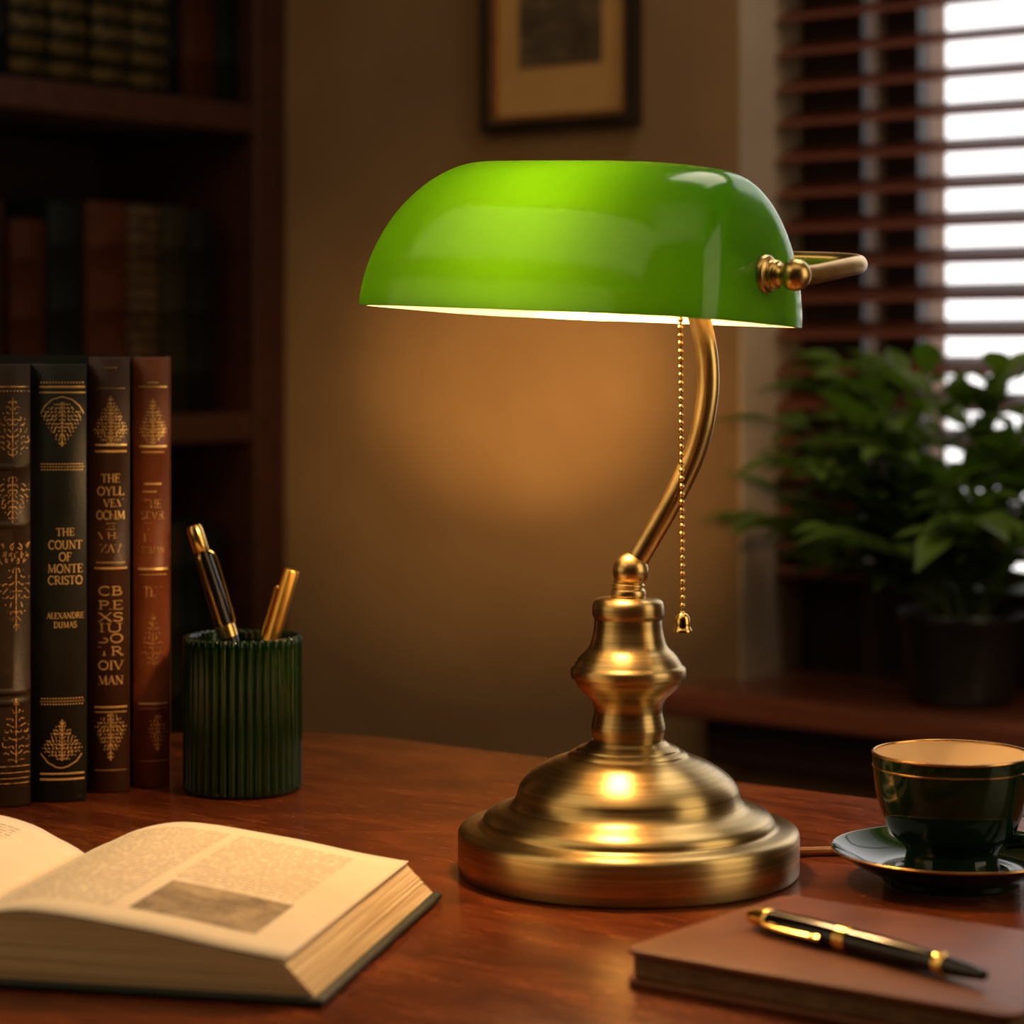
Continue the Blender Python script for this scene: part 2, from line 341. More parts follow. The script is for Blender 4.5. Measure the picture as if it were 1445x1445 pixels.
# socket and tubular bulb along the shade
so = sm((.060, -.004, .040)); bu = sm((.006, -.004, .040))
b = MB(); b.lathe([(0, 0), (.0125, 0), (.0135, .003), (.0135, .026), (.011, .030), (0, .030)], 32, so, axis=-axv); b.build('bulb_socket', BRASS2, lamp)
b = MB(); b.lathe(rprof([(.0005, -.040), (.006, -.0385), (.010, -.034), (.0115, -.026), (.0115, .010), (.0105, .020), (.009, .024)], 2)+[(0, .0245)], 16, bu, axis=axv); b.build('light_bulb', BULB, lamp)
# pull chain with bell end
cx = (960-722.5)/F*1.208-.0597; cy = 1.208-1.237; b = MB(); zt = sm((.03, -.02, .03))[2]; zb = (CAMZ-(866-500)/F*1.208)-TZ
b.tube([(cx, cy, zt), (cx+.0012, cy, zb-.002)], .0005, 6)
nb = int((zt-zb)/.0039)
for i in range(nb+1):
    t = i/nb; b.ball((cx+.0012*t, cy, zt+(zb-zt)*t), .00145, 10)
ch = b.build('pull_chain', GOLD, lamp)
b = MB(); b.lathe(rprof([(.0005, 0), (.0022, -.0006), (.0034, -.0025), (.0038, -.005), (.0039, -.0072), (.0046, -.0086), (.0047, -.0096)], 4)+[(.0036, -.0097), (.0028, -.006), (0, -.004)], 28, (cx+.0012, cy, zb+.0005)); b.build('bell_pull', GOLD, ch)
# cord leaving the base to the right, behind the saucer
CORD = pm('brown_gold_cord', (.22, .10, .035), (.30, .14, .05), ns=200, rough=.35)
b = MB(); b.tube(smooth_path([(.080, .028, .0035), (.098, .036, .0026), (.125, .039, .0026), (.165, .045, .0026), (.22, .065, .0026), (.27, .06, .0026)], 8), .0024, 10); b.build('power_cord', CORD, lamp)
for nm, pw, an, dz in (('wall_glow_spot', 120.0, 17, .002), ('wall_glow_spot_wide', 46.0, 29, -.05)):  # added spots that make the wall glow, which the bulb alone doesn't reach
    light(nm, 'SPOT', sm((-.004, .02, -.0028)), pw, (1, .60, .215), (-.040, 2.75-1.237, CAMZ+dz-TZ), lamp, spot_size=R(an), spot_blend=1.0, shadow_soft_size=.012)

# ------------------------------------------------------------------ lettering and ornament strokes (unit cap height)
def arc(cx, cy, rx, ry, a0, a1, n=14): return [(cx+rx*cos(R(a0+(a1-a0)*i/n)), cy+ry*sin(R(a0+(a1-a0)*i/n))) for i in range(n+1)]
TK, TN, SF = .125, .06, .045
def sv(x, y, w=.26): return ([(x-w/2, y), (x+w/2, y)], SF)
GL = {
 'T': (.78, [([(.39, 0), (.39, 1)], TK), ([(.04, .97), (.74, .97)], TN), ([(.05, .98), (.05, .78)], SF), ([(.73, .98), (.73, .78)], SF), sv(.39, .03, .32)]),
 'H': (.88, [([(.17, 0), (.17, 1)], TK), ([(.71, 0), (.71, 1)], TK), ([(.17, .52), (.71, .52)], TN), sv(.17, .03), sv(.17, .97), sv(.71, .03), sv(.71, .97)]),
 'E': (.70, [([(.17, 0), (.17, 1)], TK), ([(.05, .97), (.60, .97)], TN), ([(.17, .52), (.48, .52)], TN), ([(.05, .03), (.62, .03)], TN), ([(.6, .98), (.6, .78)], SF), ([(.62, .02), (.62, .24)], SF), ([(.48, .42), (.48, .62)], SF)]),
 'C': (.80, [(arc(.44, .5, .37, .49, 45, 315, 20), .11), ([(.71, .98), (.71, .72)], SF)]),
 'O': (.90, [(arc(.45, .5, .37, .48, 0, 360, 26), .12)]),
 'U': (.86, [([(.16, 1), (.16, .32)]+arc(.42, .32, .26, .31, 180, 360, 12)+[(.68, .32), (.68, 1)], .11), sv(.16, .97), sv(.68, .97)]),
 'N': (.90, [([(.16, 0), (.16, 1)], TN), ([(.13, .98), (.74, .02)], TK), ([(.74, 0), (.74, 1)], TN), sv(.14, .97, .2), sv(.16, .03), sv(.74, .97)]),
 'F': (.66, [([(.17, 0), (.17, 1)], TK), ([(.05, .97), (.6, .97)], TN), ([(.17, .5), (.46, .5)], TN), ([(.6, .98), (.6, .76)], SF), ([(.46, .4), (.46, .6)], SF), sv(.17, .03, .3)]),
 'M': (1.06, [([(.14, 0), (.19, 1)], TN), ([(.18, .98), (.53, .06)], TK), ([(.53, .06), (.87, .98)], TN), ([(.87, 1), (.92, 0)], TK), sv(.14, .03), sv(.92, .03), sv(.17, .97, .18), sv(.89, .97, .18)]),
 'R': (.82, [([(.17, 0), (.17, 1)], TK), ([(.05, .97), (.38, .97)]+arc(.38, .74, .24, .23, 90, -90, 10)+[(.17, .51)], .095), ([(.36, .5), (.74, .02)], TK), sv(.17, .03), sv(.74, .03, .18)]),
 'I': (.38, [([(.19, 0), (.19, 1)], TK), sv(.19, .03), sv(.19, .97)]),
 'S': (.62, [(arc(.31, .74, .22, .23, 30, 250, 12)+arc(.30, .26, .24, .24, 80, -150, 14), .115), ([(.52, .98), (.52, .74)], SF), ([(.07, .02), (.07, .26)], SF)]),
 'A': (.84, [([(.10, 0), (.42, 1)], TN), ([(.42, 1), (.74, 0)], TK), ([(.22, .35), (.62, .35)], TN), sv(.10, .03, .22), sv(.74, .03, .24)]),
 'L': (.66, [([(.17, 0), (.17, 1)], TK), ([(.05, .03), (.60, .03)], TN), ([(.6, .02), (.6, .26)], SF), sv(.17, .97)]),
 'X': (.84, [([(.10, .98), (.74, .02)], TK), ([(.10, .02), (.74, .98)], TN), sv(.1, .97, .22), sv(.74, .97, .2), sv(.1, .03, .2), sv(.74, .03, .22)]),
 'D': (.86, [([(.17, 0), (.17, 1)], TK), ([(.05, .97), (.36, .97)]+arc(.36, .5, .40, .47, 90, -90, 16)+[(.05, .03)], .10)]),
 'Y': (.80, [([(.08, .98), (.4, .48)], TK), ([(.72, .98), (.4, .48)], TN), ([(.4, .5), (.4, 0)], TK), sv(.4, .03), sv(.1, .97, .22), sv(.7, .97, .2)]),
 'V': (.80, [([(.08, .98), (.4, 0)], TK), ([(.4, 0), (.72, .98)], TN), sv(.1, .97, .22), sv(.7, .97, .2)]),
 'P': (.72, [([(.17, 0), (.17, 1)], TK), ([(.05, .97), (.38, .97)]+arc(.38, .72, .24, .25, 90, -90, 10)+[(.17, .47)], .095), sv(.17, .03, .3)]),
 'B': (.76, [([(.17, 0), (.17, 1)], TK), ([(.05, .97), (.36, .97)]+arc(.36, .75, .2, .22, 90, -90, 8)+[(.17, .53)], .09), ([(.36, .53)]+arc(.38, .28, .26, .25, 90, -90, 8)+[(.05, .03)], .09)]),
 ' ': (.35, []),
}
def text_strokes(txt, cx, cz, h, width=None, skip=0, rnd=None):
    adv = sum(GL[c][0] for c in txt); sx = (width/(adv*h) if width else 1); x = cx-adv*h*sx/2; out = []
    for c in txt:
        w, st = GL[c]
        for pts, tw in st:
            if skip and rnd.random() < skip: continue
            out.append(([(x+p[0]*h*sx, cz+(p[1]-.5)*h) for p in pts], tw*h))
        x += w*h*sx
    return out
def ribbon(b, strokes, surf, off=.00022):
    """lay strokes given in (s, z) onto a spine: surf(s, z, off) -> point"""
    for pts, wd in strokes:
        P = [Vector((p[0], p[1])) for p in pts]; Q = [P[0]]
        for a, c in zip(P, P[1:]):
            n = max(1, int((c-a).length/.0016)); Q += [a+(c-a)*(k/n) for k in range(1, n+1)]
        L_, R_ = [], []
        for i, q in enumerate(Q):
            t = (Q[min(i+1, len(Q)-1)]-Q[max(i-1, 0)])
            if t.length < 1e-9: t = Vector((1, 0))
            t.normalize(); n = Vector((-t.y, t.x))*wd/2
            L_.append(surf(q.x+n.x, q.y+n.y, off)); R_.append(surf(q.x-n.x, q.y-n.y, off))
        b.grid([L_, R_])
def ornament(cx, cz, w, h, rnd, up=True, dense=12, lw=.00055):
    """a mirrored leaf-shaped cluster of scrolls and dots, pointed at the top (up) or at the foot"""
    st = []; sg = 1 if up else -1; step = max(.0019, h/(dense*1.15)); n = int(h/step)
    env = lambda v: (w/2)*((v/.30)**.6 if v < .30 else max(0, (1-v)/.70)**.85)
    P = lambda x, v: (cx+x, cz+sg*(v-.5)*h)
    st.append(([P(0, v/10) for v in range(0, 11)], lw))
    st.append(([P(m*env(.02+.97*k/14)*.98, .02+.97*k/14) for k in range(15)], lw*.6) if False else ([P(0, .9), P(0, 1.04)], lw))
    for i in range(n):
        v0 = (i+.5)/n; half = env(v0); k = max(1, int(half/step+.35))
        for q in range(k):
            x0 = half*(q+.55)/k; ang = rnd.uniform(.2, 1.35); ln = step*rnd.uniform(.45, .75); cv = rnd.uniform(-.9, .9)
            for m in (-1, 1):
                pts = []
                for e in range(5):
                    tt = e/4-.5; a = ang+cv*tt*2
                    pts.append(P(m*(x0+cos(a)*ln*tt*1.6), v0+(sin(a)*ln*tt*1.6)/h))
                st.append((pts, lw*rnd.uniform(.7, 1.35)))
        for m in (-1, 1):
            if rnd.random() < .75: x, z = P(m*(half+.0007), v0); st.append(([(x-.0003, z), (x+.0003, z)], .00065))
    return st
def dotted(cx, z, w, n, h=.0007): return [([(cx-w/2+w*(i+.15)/n, z), (cx-w/2+w*(i+.7)/n, z)], h) for i in range(n)]
def band(cx, z, w, h): return [([(cx-w/2, z), (cx+w/2, z)], h)]
def script(cx, z, w, h, rnd, n=5):
    """illegible worn letters"""
    out = []
    for i in range(n):
        x0 = cx-w/2+w*i/n
        for _ in range(2):
            pts = [(x0+w/n*rnd.uniform(.05, .8), z+h*rnd.uniform(-.5, .5), 0) for _ in range(3)]
            out.append(([(p.x, p.y) for p in smooth_path(pts, 4)], h*.10))
    return out

# ------------------------------------------------------------------ books
def book(root, w_, h, d, mcover, mpages, bulge=.004, bands=(), band_r=.0012, nb=18, thick=.0024, foil=None, foil_m=None, extra=None):
    """upright book: x across the spine, y = 0 at the spine edge going back, z up"""
    def out_pt(x, off=0): return (x, -bulge*(1-(2*x/w_)**2)-off)
    path_o, path_i = [], []
    path_o.append((-w_/2, d)); path_i.append((-w_/2+thick, d))
    for j in range(nb+1):
        x = -w_/2+w_*j/nb; path_o.append(out_pt(x)); xi = max(-w_/2+thick, min(w_/2-thick, x)); path_i.append((xi, out_pt(x)[1]+thick))
    path_o.append((w_/2, d)); path_i.append((w_/2-thick, d))
    lv = [(0, -.0006), (.0008, 0)]
    for zb in sorted(bands): lv += [(zb-.0022, 0), (zb-.0013, band_r*.8), (zb, band_r), (zb+.0013, band_r*.8), (zb+.0022, 0)]
    lv += [(h-.0010, 0), (h, -.0007)]
    b = MB(); ro, ri = [], []
    for z, o in lv:
        row = []
        for i, (x, y) in enumerate(path_o):
            if 0 < i < len(path_o)-1:
                e = min(1, 2.2*(1-abs(2*x/w_))+.05); row.append((x, y-o*(e if o > 0 else 1), z))
            else: row.append((x, y, z))
        ro.append(row); ri.append([(x, y, z) for x, y in path_i])
    b.grid(ro); b.grid(ri); b.grid([ro[0], ri[0]]); b.grid([ro[-1], ri[-1]])
    b.grid([[r[0] for r in ro], [r[0] for r in ri]]); b.grid([[r[-1] for r in ro], [r[-1] for r in ri]])
    b.build('cover', mcover, root, smooth=50)
    p = MB(); p.box(-w_/2+thick+.0002, w_/2-thick-.0002, thick+.001, d-.004, .003, h-.0035); p.build('page_block', mpages, root, smooth=0)
    def surf(s, z, off):
        s = max(-w_/2, min(w_/2, s)); bb = 0
        for zb in bands:
            q = abs(z-zb)
            if q < .0022: bb = band_r*(1-(q/.0022)**2)*min(1, 2.2*(1-abs(2*s/w_))+.05)
        x, y = out_pt(s); return (x, y-bb-off, z)
    for nm, st, m in (foil or []):
        st = sorted(st, key=lambda q: sum(p[1] for p in q[0])/len(q[0])); cl = [[st[0]]]; top_ = max(p[1] for p in st[0][0])
        for q in st[1:]:
            if min(p[1] for p in q[0]) > top_+.0042: cl.append([])
            cl[-1].append(q); top_ = max(top_, max(p[1] for p in q[0]))
        for c_ in cl:
            f = MB(); ribbon(f, c_, surf); f.build(nm, m, root, smooth=0, recalc=False)
LEA = {
 'black': leather('black_green_leather', (.004, .0045, .0028), (.009, .0095, .006), .42),
 'umber': leather('umber_leather', (.017, .009, .004), (.034, .018, .007), .46),
 'brown': leather('dark_brown_leather', (.028, .0095, .0045), (.050, .017, .007), .38),
 'tan': leather('russet_leather', (.115, .027, .008), (.20, .052, .014), .40),
 'green': leather('deep_green_cloth', (.010, .018, .010), (.016, .026, .014), .55),
 'red': leather('oxblood_leather', (.14, .028, .010), (.20, .042, .014), .45),
 'olive': leather('olive_leather', (.075, .055, .020), (.12, .085, .032), .5),
 'night': leather('near_black_cloth', (.008, .008, .009), (.014, .013, .012), .55),
}
def desk_book(pxl, pxr, ybot, ytop, label, mat, depth, bulge, rz=R(8)):
    Y = .2652*F/(ybot-500); X = ((pxl+pxr)/2-722.5)/F*Y; w_ = (pxr-pxl)/F*Y
    Yr = Y+bulge
    o = thing('hardback_book', label, 'book', (X, Yr, TZ+.0005), rz, 'old books standing on the desk')
    zp = lambda y: .2652-(y-500)/F*Y
    return o, w_, zp, zp(ytop), Y
rnd = random.Random(5)
# far left, umber
o, w_, zp, h, Y = desk_book(-36, 39, 1140, 515, 'umber leather book with raised bands, cut by the picture edge, left of the black book', 'umber', .11, .005)
q = Y/F; cx_ = .004
st = band(cx_, zp(547), w_*.9, .0008)+dotted(cx_, zp(553), w_*.9, 14)+ornament(cx_+.002, zp(605), .022, .034, rnd, True, 9)+ornament(cx_+.002, zp(705), .022, .026, rnd, False, 7)
st += [s for y in (1083, 1092, 1100, 1107) for s in band(cx_, zp(y), w_*.95, .0005)]+ornament(cx_+.004, zp(1035), .020, .036, rnd, True, 8)
tx = script(cx_+.004, zp(772), .018, .005, rnd, 4)+script(cx_+.004, zp(784), .016, .004, rnd, 5)+script(cx_+.004, zp(793), .020, .004, rnd, 6)+ornament(cx_+.004, zp(845), .018, .036, rnd, False, 8)
book(o, w_, h, .11, LEA['umber'], EDGES_V, .006, [zp(y) for y in (660, 742, 978, 993)], .0014, foil=[('gilt_tooling', st, FOILW), ('title_lettering', tx, FOILW)])
# black with crisp title
o, w_, zp, h, Y = desk_book(43, 119, 1133, 515, 'black-green leather book with a crisp gold title and author in serif capitals', 'black', .11, .004)
q = Y/F; cx_ = .0022
TT = []
for t_, y, wp, hp in (('THE', 752, 26, 11), ('COUNT', 770, 47, 12), ('OF', 787, 18, 12), ('MONTE', 803.5, 49, 12), ('CRISTO', 820, 48, 12), ('ALEXANDRE', 870, 52, 8.5), ('DUMAS', 883, 32, 8.5)):
    TT += text_strokes(t_, cx_+.0018, zp(y), hp*q, wp*q)
st = dotted(cx_, zp(541), 62*q, 15, .0009)+band(cx_, zp(547), 64*q, .0012)+band(cx_, zp(555), 64*q, .0008)
st += [([(cx_+dx*q, zp(y)) for dx, y in ((-30, 585), (-24, 574), (-14, 565), (0, 561), (14, 565), (24, 574), (30, 585))], .0006)]
st += ornament(cx_, zp(599), 54*q, 60*q, rnd, False, 10, .0006)
for y0 in (656, 987): st += dotted(cx_, zp(y0), 60*q, 15)+band(cx_, zp(y0+4), 62*q, .0003)+dotted(cx_, zp(y0+8), 60*q, 15)
st += ornament(cx_, zp(1047), 52*q, 56*q, rnd, True, 10, .0006)
st += [([(cx_+dx*q, zp(y)) for dx, y in ((-30, 1064), (-20, 1077), (-8, 1084), (0, 1085), (8, 1083), (20, 1076), (27, 1066))], .0006)]
st += band(cx_, zp(1093), 62*q, .0010)+band(cx_, zp(1101), 62*q, .0011)
book(o, w_, h, .11, LEA['black'], EDGES_V, .004, (), foil=[('gilt_tooling', st, FOIL), ('title_lettering', TT, FOIL)])
# dark brown
o, w_, zp, h, Y = desk_book(124, 181, 1120, 505, 'dark brown leather book with a worn two-block gold title and leafy ornament', 'brown', .12, .004)
q = Y/F; cx_ = .0010
st = ornament(cx_, zp(596), 44*q, 66*q, rnd, True, 13, .00075)+band(cx_, zp(629), 44*q, .0009)+band(cx_, zp(638), 44*q, .0013)+band(cx_, zp(549), 40*q, .0003)
st += band(cx_, zp(795), 40*q, .0005)+band(cx_, zp(803), 46*q, .0012)+band(cx_, zp(999), 46*q, .0010)+band(cx_, zp(1006), 44*q, .0005)+ornament(cx_, zp(1040), 40*q, 64*q, rnd, False, 11, .0006)+band(cx_, zp(1088), 44*q, .0003)
st += dotted(cx_, zp(520), 18*q, 5)
TT = text_strokes('THE', cx_, zp(676), 12*q, 27*q)+text_strokes('OYLL', cx_, zp(694), 12*q, 38*q, .2, rnd)+text_strokes('VEM', cx_+.002, zp(711), 11*q, 30*q, .15, rnd)+text_strokes('OCEIM', cx_, zp(728), 12*q, 40*q, .12, rnd)
TT += text_strokes('EE', cx_, zp(744), 9*q, 14*q, .3, rnd)+text_strokes('VHS', cx_, zp(757), 9*q, 36*q, .35, rnd)+text_strokes('XAV', cx_, zp(775), 11*q, 30*q, .1, rnd)
for y, a in ((835, 'CB'), (855, 'RE'), (872, 'XS'), (887, 'IU'), (902, 'BO'), (920, 'YR'), (940, 'OIV'), (961, 'MAN')):
    TT += text_strokes(a, cx_, zp(y), 12.5*q, 36*q, .12, rnd)
book(o, w_, h, .12, LEA['brown'], EDGES_V, .004, (zp(633), zp(801)), .0006, foil=[('gilt_tooling', st, FOIL), ('title_lettering', TT, FOIL)])
# russet
o, w_, zp, h, Y = desk_book(187, 238, 1112, 505, 'russet tan leather book with faded gold tooling, nearest the pen cup', 'tan', .12, .004)
q = Y/F; cx_ = .0008
st = band(cx_, zp(541), 16*q, .0009)+band(cx_, zp(547), 40*q, .0009)+ornament(cx_, zp(597), 36*q, 62*q, rnd, True, 12, .0008)+band(cx_, zp(631), 38*q, .0010)+band(cx_, zp(639), 32*q, .0010)+band(cx_, zp(684), 24*q, .0010)+band(cx_-.002, zp(695), 20*q, .0007)
st += band(cx_, zp(804), 42*q, .0012)+band(cx_, zp(812), 38*q, .0004)+band(cx_, zp(994), 40*q, .0008)+band(cx_, zp(1001), 40*q, .0004)+ornament(cx_+.003, zp(1035), 24*q, 50*q, rnd, False, 8, .0005)+band(cx_, zp(1075), 40*q, .0003)
TT = text_strokes('THE', cx_, zp(712), 12*q, 24*q, .2, rnd)+text_strokes('SEMR', cx_, zp(728), 11*q, 32*q, .35, rnd)+text_strokes('TO', cx_, zp(744), 11*q, 22*q, .3, rnd)+text_strokes('LO', cx_, zp(760), 11*q, 28*q, .3, rnd)+text_strokes('XEMAN', cx_, zp(777), 9*q, 32*q, .25, rnd)
TT2 = text_strokes('TLV', cx_, zp(836), 14*q, 26*q, .45, rnd)+ornament(cx_, zp(905), 28*q, 70*q, rnd, True, 9, .0004)
book(o, w_, h, .12, LEA['tan'], EDGES_V, .004, (zp(635), zp(806), zp(997)), .0006, foil=[('gilt_tooling', st, FOIL), ('title_lettering', TT+TT2, FOILW)])
# taller dark one behind the row
o = thing('hardback_book', 'tall plain dark book standing behind the row, only its top edge showing', 'book', (-.298, 1.588, TZ), R(98), 'old books standing on the desk')
book(o, .026, .2642, .088, LEA['night'], EDGES_V, .003)
o.location = (-.350, 1.572, TZ+.0005)
o.rotation_euler = (0, 0, R(-82))

# ------------------------------------------------------------------ open book
GO = (-.2136, 1.2072); dA = math.atan2(.977, .214)-pi/2
ob = thing('open_book', 'thick open book with cream pages lying flat in front of the standing books', 'book', (GO[0], GO[1], TZ), dA)
PU = [0, .006, .0148, .0275, .0471, .066, .090, .1144, .140, .1660]
PZ = [.0142, .0178, .0216, .0274, .0318, .0315, .0286, .0252, .0208, .0172]
def pagez(u):
    u = min(max(u, 0), PU[-1])
    for i in range(len(PU)-1):
        if u <= PU[i+1]:
            p0, p1, p2, p3 = PZ[max(i-1, 0)], PZ[i], PZ[i+1], PZ[min(i+2, len(PZ)-1)]; t = (u-PU[i])/(PU[i+1]-PU[i])
            d0 = (p2-p0)/max(PU[i+1]-PU[max(i-1, 0)], 1e-6)*(PU[i+1]-PU[i]); d1 = (p3-p1)/max(PU[min(i+2, len(PU)-1)]-PU[i], 1e-6)*(PU[i+1]-PU[i])
            return (2*t**3-3*t*t+1)*p1+(t**3-2*t*t+t)*d0+(-2*t**3+3*t*t)*p2+(t**3-t*t)*d1
    return PZ[-1]
LB = .1945; ZC = .0042
def make_print():
    t = NT('printed_old_paper'); tc = t.n('ShaderNodeTexCoord'); sp = t.n('ShaderNodeSeparateXYZ'); t.t.links.new(tc.outputs['Object'], sp.inputs[0]); t.tc = tc
    x, y = sp.outputs[0], sp.outputs[1]
    def inr(v, a, c): return t.math('MULTIPLY', t.math('GREATER_THAN', v, a), t.math('LESS_THAN', v, c))
    ax_ = t.math('ABSOLUTE', x)
    col1 = t.math('MULTIPLY', inr(ax_, .028, .081), inr(y, -.172, -.012))
    col2 = t.math('MULTIPLY', inr(ax_, .0865, .1435), inr(y, -.109, -.012))
    left = t.math('LESS_THAN', x, 0)
    m = t.math('MAXIMUM', col1, t.math('MAXIMUM', col2, t.math('MULTIPLY', left, t.math('MULTIPLY', inr(ax_, .030, .140), inr(y, -.172, -.012)))))
    fr = t.math('FRACT', t.math('MULTIPLY', y, 1/.0044))
    ln = t.math('MULTIPLY', t.math('GREATER_THAN', fr, .30), t.math('LESS_THAN', fr, .78))
    row = t.math('FLOOR', t.math('MULTIPLY', y, 1/.0044))
    cb = t.n('ShaderNodeCombineXYZ'); t.put(cb.inputs[0], t.math('MULTIPLY', x, 520)); t.put(cb.inputs[1], t.math('MULTIPLY', row, 7.3))
    wd = t.n('ShaderNodeTexNoise'); wd.inputs['Scale'].default_value = 1; wd.inputs['Detail'].default_value = 2; t.t.links.new(cb.outputs[0], wd.inputs['Vector'])
    ink = t.math('MULTIPLY', t.math('MULTIPLY', m, ln), t.ramp(wd.outputs[0], [(.36, (0, 0, 0)), (.52, (.8, .8, .8))]))
    pap = t.ramp(t.noise(26, 4), [(.3, (.80, .66, .46)), (.7, (.86, .74, .54))])
    c = t.mix(ink, pap, (.40, .30, .19))
    return t.end(t.bsdf(Base_Color=c, Roughness=.72, Specular_IOR_Level=.25))
PRINT = make_print()
def page_half(sgn):
    """block of leaves on one side of the gutter, sheared fore-edge"""
    N = 36; us = [PU[-1]*i/N for i in range(N+1)]
    us = us if sgn > 0 else us
    b = MB()
    bot = lambda u: u*(.1793/.1660)
    def zb(u): return ZC
    lay = [0, .15, .3, .45, .6, .75, .9, 1.0]
    prs = random.Random(3)
    for end in (0, 1):
        pass
    top = [[(sgn*u, -v, pagez(u)) for u in us] for v in [LB*k/10 for k in range(11)]]
    b.grid(top, mi=0)
    # head and tail faces
    for v in (0, LB):
        rows = []
        for l in lay: rows.append([(sgn*(bot(u)*(1-l)+u*l), -v, zb(u)*(1-l)+pagez(u)*l) for u in us])
        b.grid(rows, mi=1)
    # fore-edge, stepped slightly between gatherings
    rows = []; n = 22
    for k in range(n+1):
        l = k/n; j = (prs.uniform(-.0007, .0005) if 0 < k < n else 0)
        x = .1793*(1-l)+.1660*l+j; z = ZC*(1-l)+pagez(.1660)*l
        rows.append([(sgn*x, -LB*i/8, z) for i in range(9)])
    b.grid(rows, mi=1)
    return b
for sgn, nm in ((1, 'right_page_block'), (-1, 'left_page_block')):
    b = page_half(sgn); b.build('page_block', [PRINT, EDGES], ob, smooth=35, recalc=True)
# loose top leaves that curl a little
for sgn in (1, -1):
    b = MB(); rows = []
    for v in [LB*k/12 for k in range(13)]:
        rows.append([(sgn*u, -v, pagez(u)+.0006+.0008*(u/.166)) for u in [.1672*i/36 for i in range(37)]])
    b.grid(rows); 
    o_ = b.build('top_leaf', PRINT, ob, smooth=60, recalc=False); md = o_.modifiers.new('thickness', 'SOLIDIFY'); md.thickness = .00015; md.offset = -1
def make_engraving():
    t = NT('sepia_engraving'); f = t.noise(42, 6, .7, None, .8); g = t.noise(700, 2)
    return t.end(t.bsdf(Base_Color=t.mix(.3, t.ramp(f, [(.38, (.09, .058, .03)), (.64, (.50, .37, .22))]), t.ramp(g, [(.4, (.18, .12, .06)), (.6, (.5, .38, .22))])), Roughness=.75))
b = MB(); rows = []
for v in [.113+.055*k/6 for k in range(7)]: rows.append([(u, -v, pagez(u)+.0008+.0008*(u/.166)) for u in [.0882+.0568*i/14 for i in range(15)]])
b.grid(rows); ill = b.build('illustration', make_engraving(), ob, smooth=60, recalc=False); ill['label'] = 'sepia engraving printed on the right page'
# boards
OBC = leather('green_book_cloth', (.020, .026, .016), (.035, .042, .025), .5)
b = MB(); b.box(.004, .1835, -LB-.003, .003, .0008, ZC-.0002); b.build('cover_board', OBC, ob, smooth=0, bevel=.0012)
b = MB(); b.box(-.1835, -.004, -LB-.003, .003, .0008, ZC-.0002); b.build('cover_board', OBC, ob, smooth=0, bevel=.0012)
b = MB(); b.box(-.0045, .0045, -LB-.003, .003, .0004, ZC-.001); b.build('spine', OBC, ob, smooth=0, bevel=.001)

# ------------------------------------------------------------------ pen cup and pens
PCX, PCY = -.164, 1.466
pc = thing('pen_cup', 'dark green fluted pen cup beside the row of standing books', 'pen cup', (PCX, PCY, TZ))
b = MB(); NF = 40; N = NF*8; RO = .0353
def flute(r, z, amp): return [((r+amp*(abs(sin(NF*a/2))-.6))*cos(a), (r+amp*(abs(sin(NF*a/2))-.6))*sin(a), z) for a in [2*pi*j/N for j in range(N)]]
rows = [flute(.004, 0.0004, 0), flute(RO-.002, .0004, .0), flute(RO-.0006, .0012, .0018), flute(RO, .003, .0020)]+[flute(RO, .0055+.083*k/6, .0020) for k in range(7)]+[flute(RO, .0925, .0020), flute(RO-.0003, .0940, .0018), flute(RO-.0016, .0946, .0012), flute(RO-.0030, .0940, .0006), flute(RO-.0036, .092, 0), flute(RO-.0036, .006, 0), flute(.004, .006, 0)]
b.grid(rows, True, 0, True, True); b.build('cup', CUPGREEN, pc, smooth=50)
def pen_axis(x0, y0, x1, y1, dY0, dY1):
    a = Vector(((x0-722.5)/F*(PCY+dY0), PCY+dY0, CAMZ-(y0-500)/F*(PCY+dY0))); c = Vector(((x1-722.5)/F*(PCY+dY1), PCY+dY1, CAMZ-(y1-500)/F*(PCY+dY1)))
    return a, c
def pen_at(root, top, bot):
    """root at the bottom of the pen, z along it to the cap end"""
    d = (top-bot); L = d.length; root.location = bot; root.rotation_mode = 'QUATERNION'; root.rotation_quaternion = Vector((0, 0, 1)).rotation_difference(d); return L
top, bot = pen_axis(273, 741, 385, 1098, .004, .000)
bp = thing('ballpoint_pen', 'black pen with gold trim and two clips leaning in the cup', 'pen', group=None)
bp['label'] = 'black and gold pen leaning left in the green cup, the taller of two'
L = pen_at(bp, top, bot); r = .0058
b = MB(); b.lathe([(0, 0), (.001, .0005), (.0022, .010), (.0038, .022), (.0052, .05), (r, .085), (r, L-.071)], 28, cap0=True, cap1=True); b.build('barrel', BLACK, bp)
b = MB(); b.lathe([(r-.0004, L-.072), (r+.0004, L-.0715), (r+.0004, L-.064), (r-.0004, L-.0635)], 28); b.build('centre_band', GOLD, bp)
b = MB(); b.lathe([(r, L-.0636), (r, L-.05), (.0052, L-.025), (.0046, L-.0165)], 28, cap0=True, cap1=True); b.build('upper_barrel', BLACK, bp)
b = MB(); b.lathe([(.0046, L-.0170), (.0049, L-.0165), (.0048, L-.003), (.0040, L-.0005), (0, L)], 28); b.build('cap_end', GOLD, bp)
for an in (R(-15), R(-105)):
    b = MB(); ux, uy = cos(an), sin(an)
    pts = [(ux*q_, uy*q_, z_) for q_, z_ in ((.0045, L-.018), (.0066, L-.0205), (.0076, L-.026), (.0072, L-.045), (.0068, L-.060), (.0062, L-.064))]
    b.tube(smooth_path(pts, 4), .0010, 8); b.build('clip', GOLD, bp)
top, bot = pen_axis(412, 804, 327, 1098, -.002, .000)
gp = thing('gold_pen', 'short gold pen leaning right in the green cup', 'pen')
L = pen_at(gp, top, bot); r = .0049
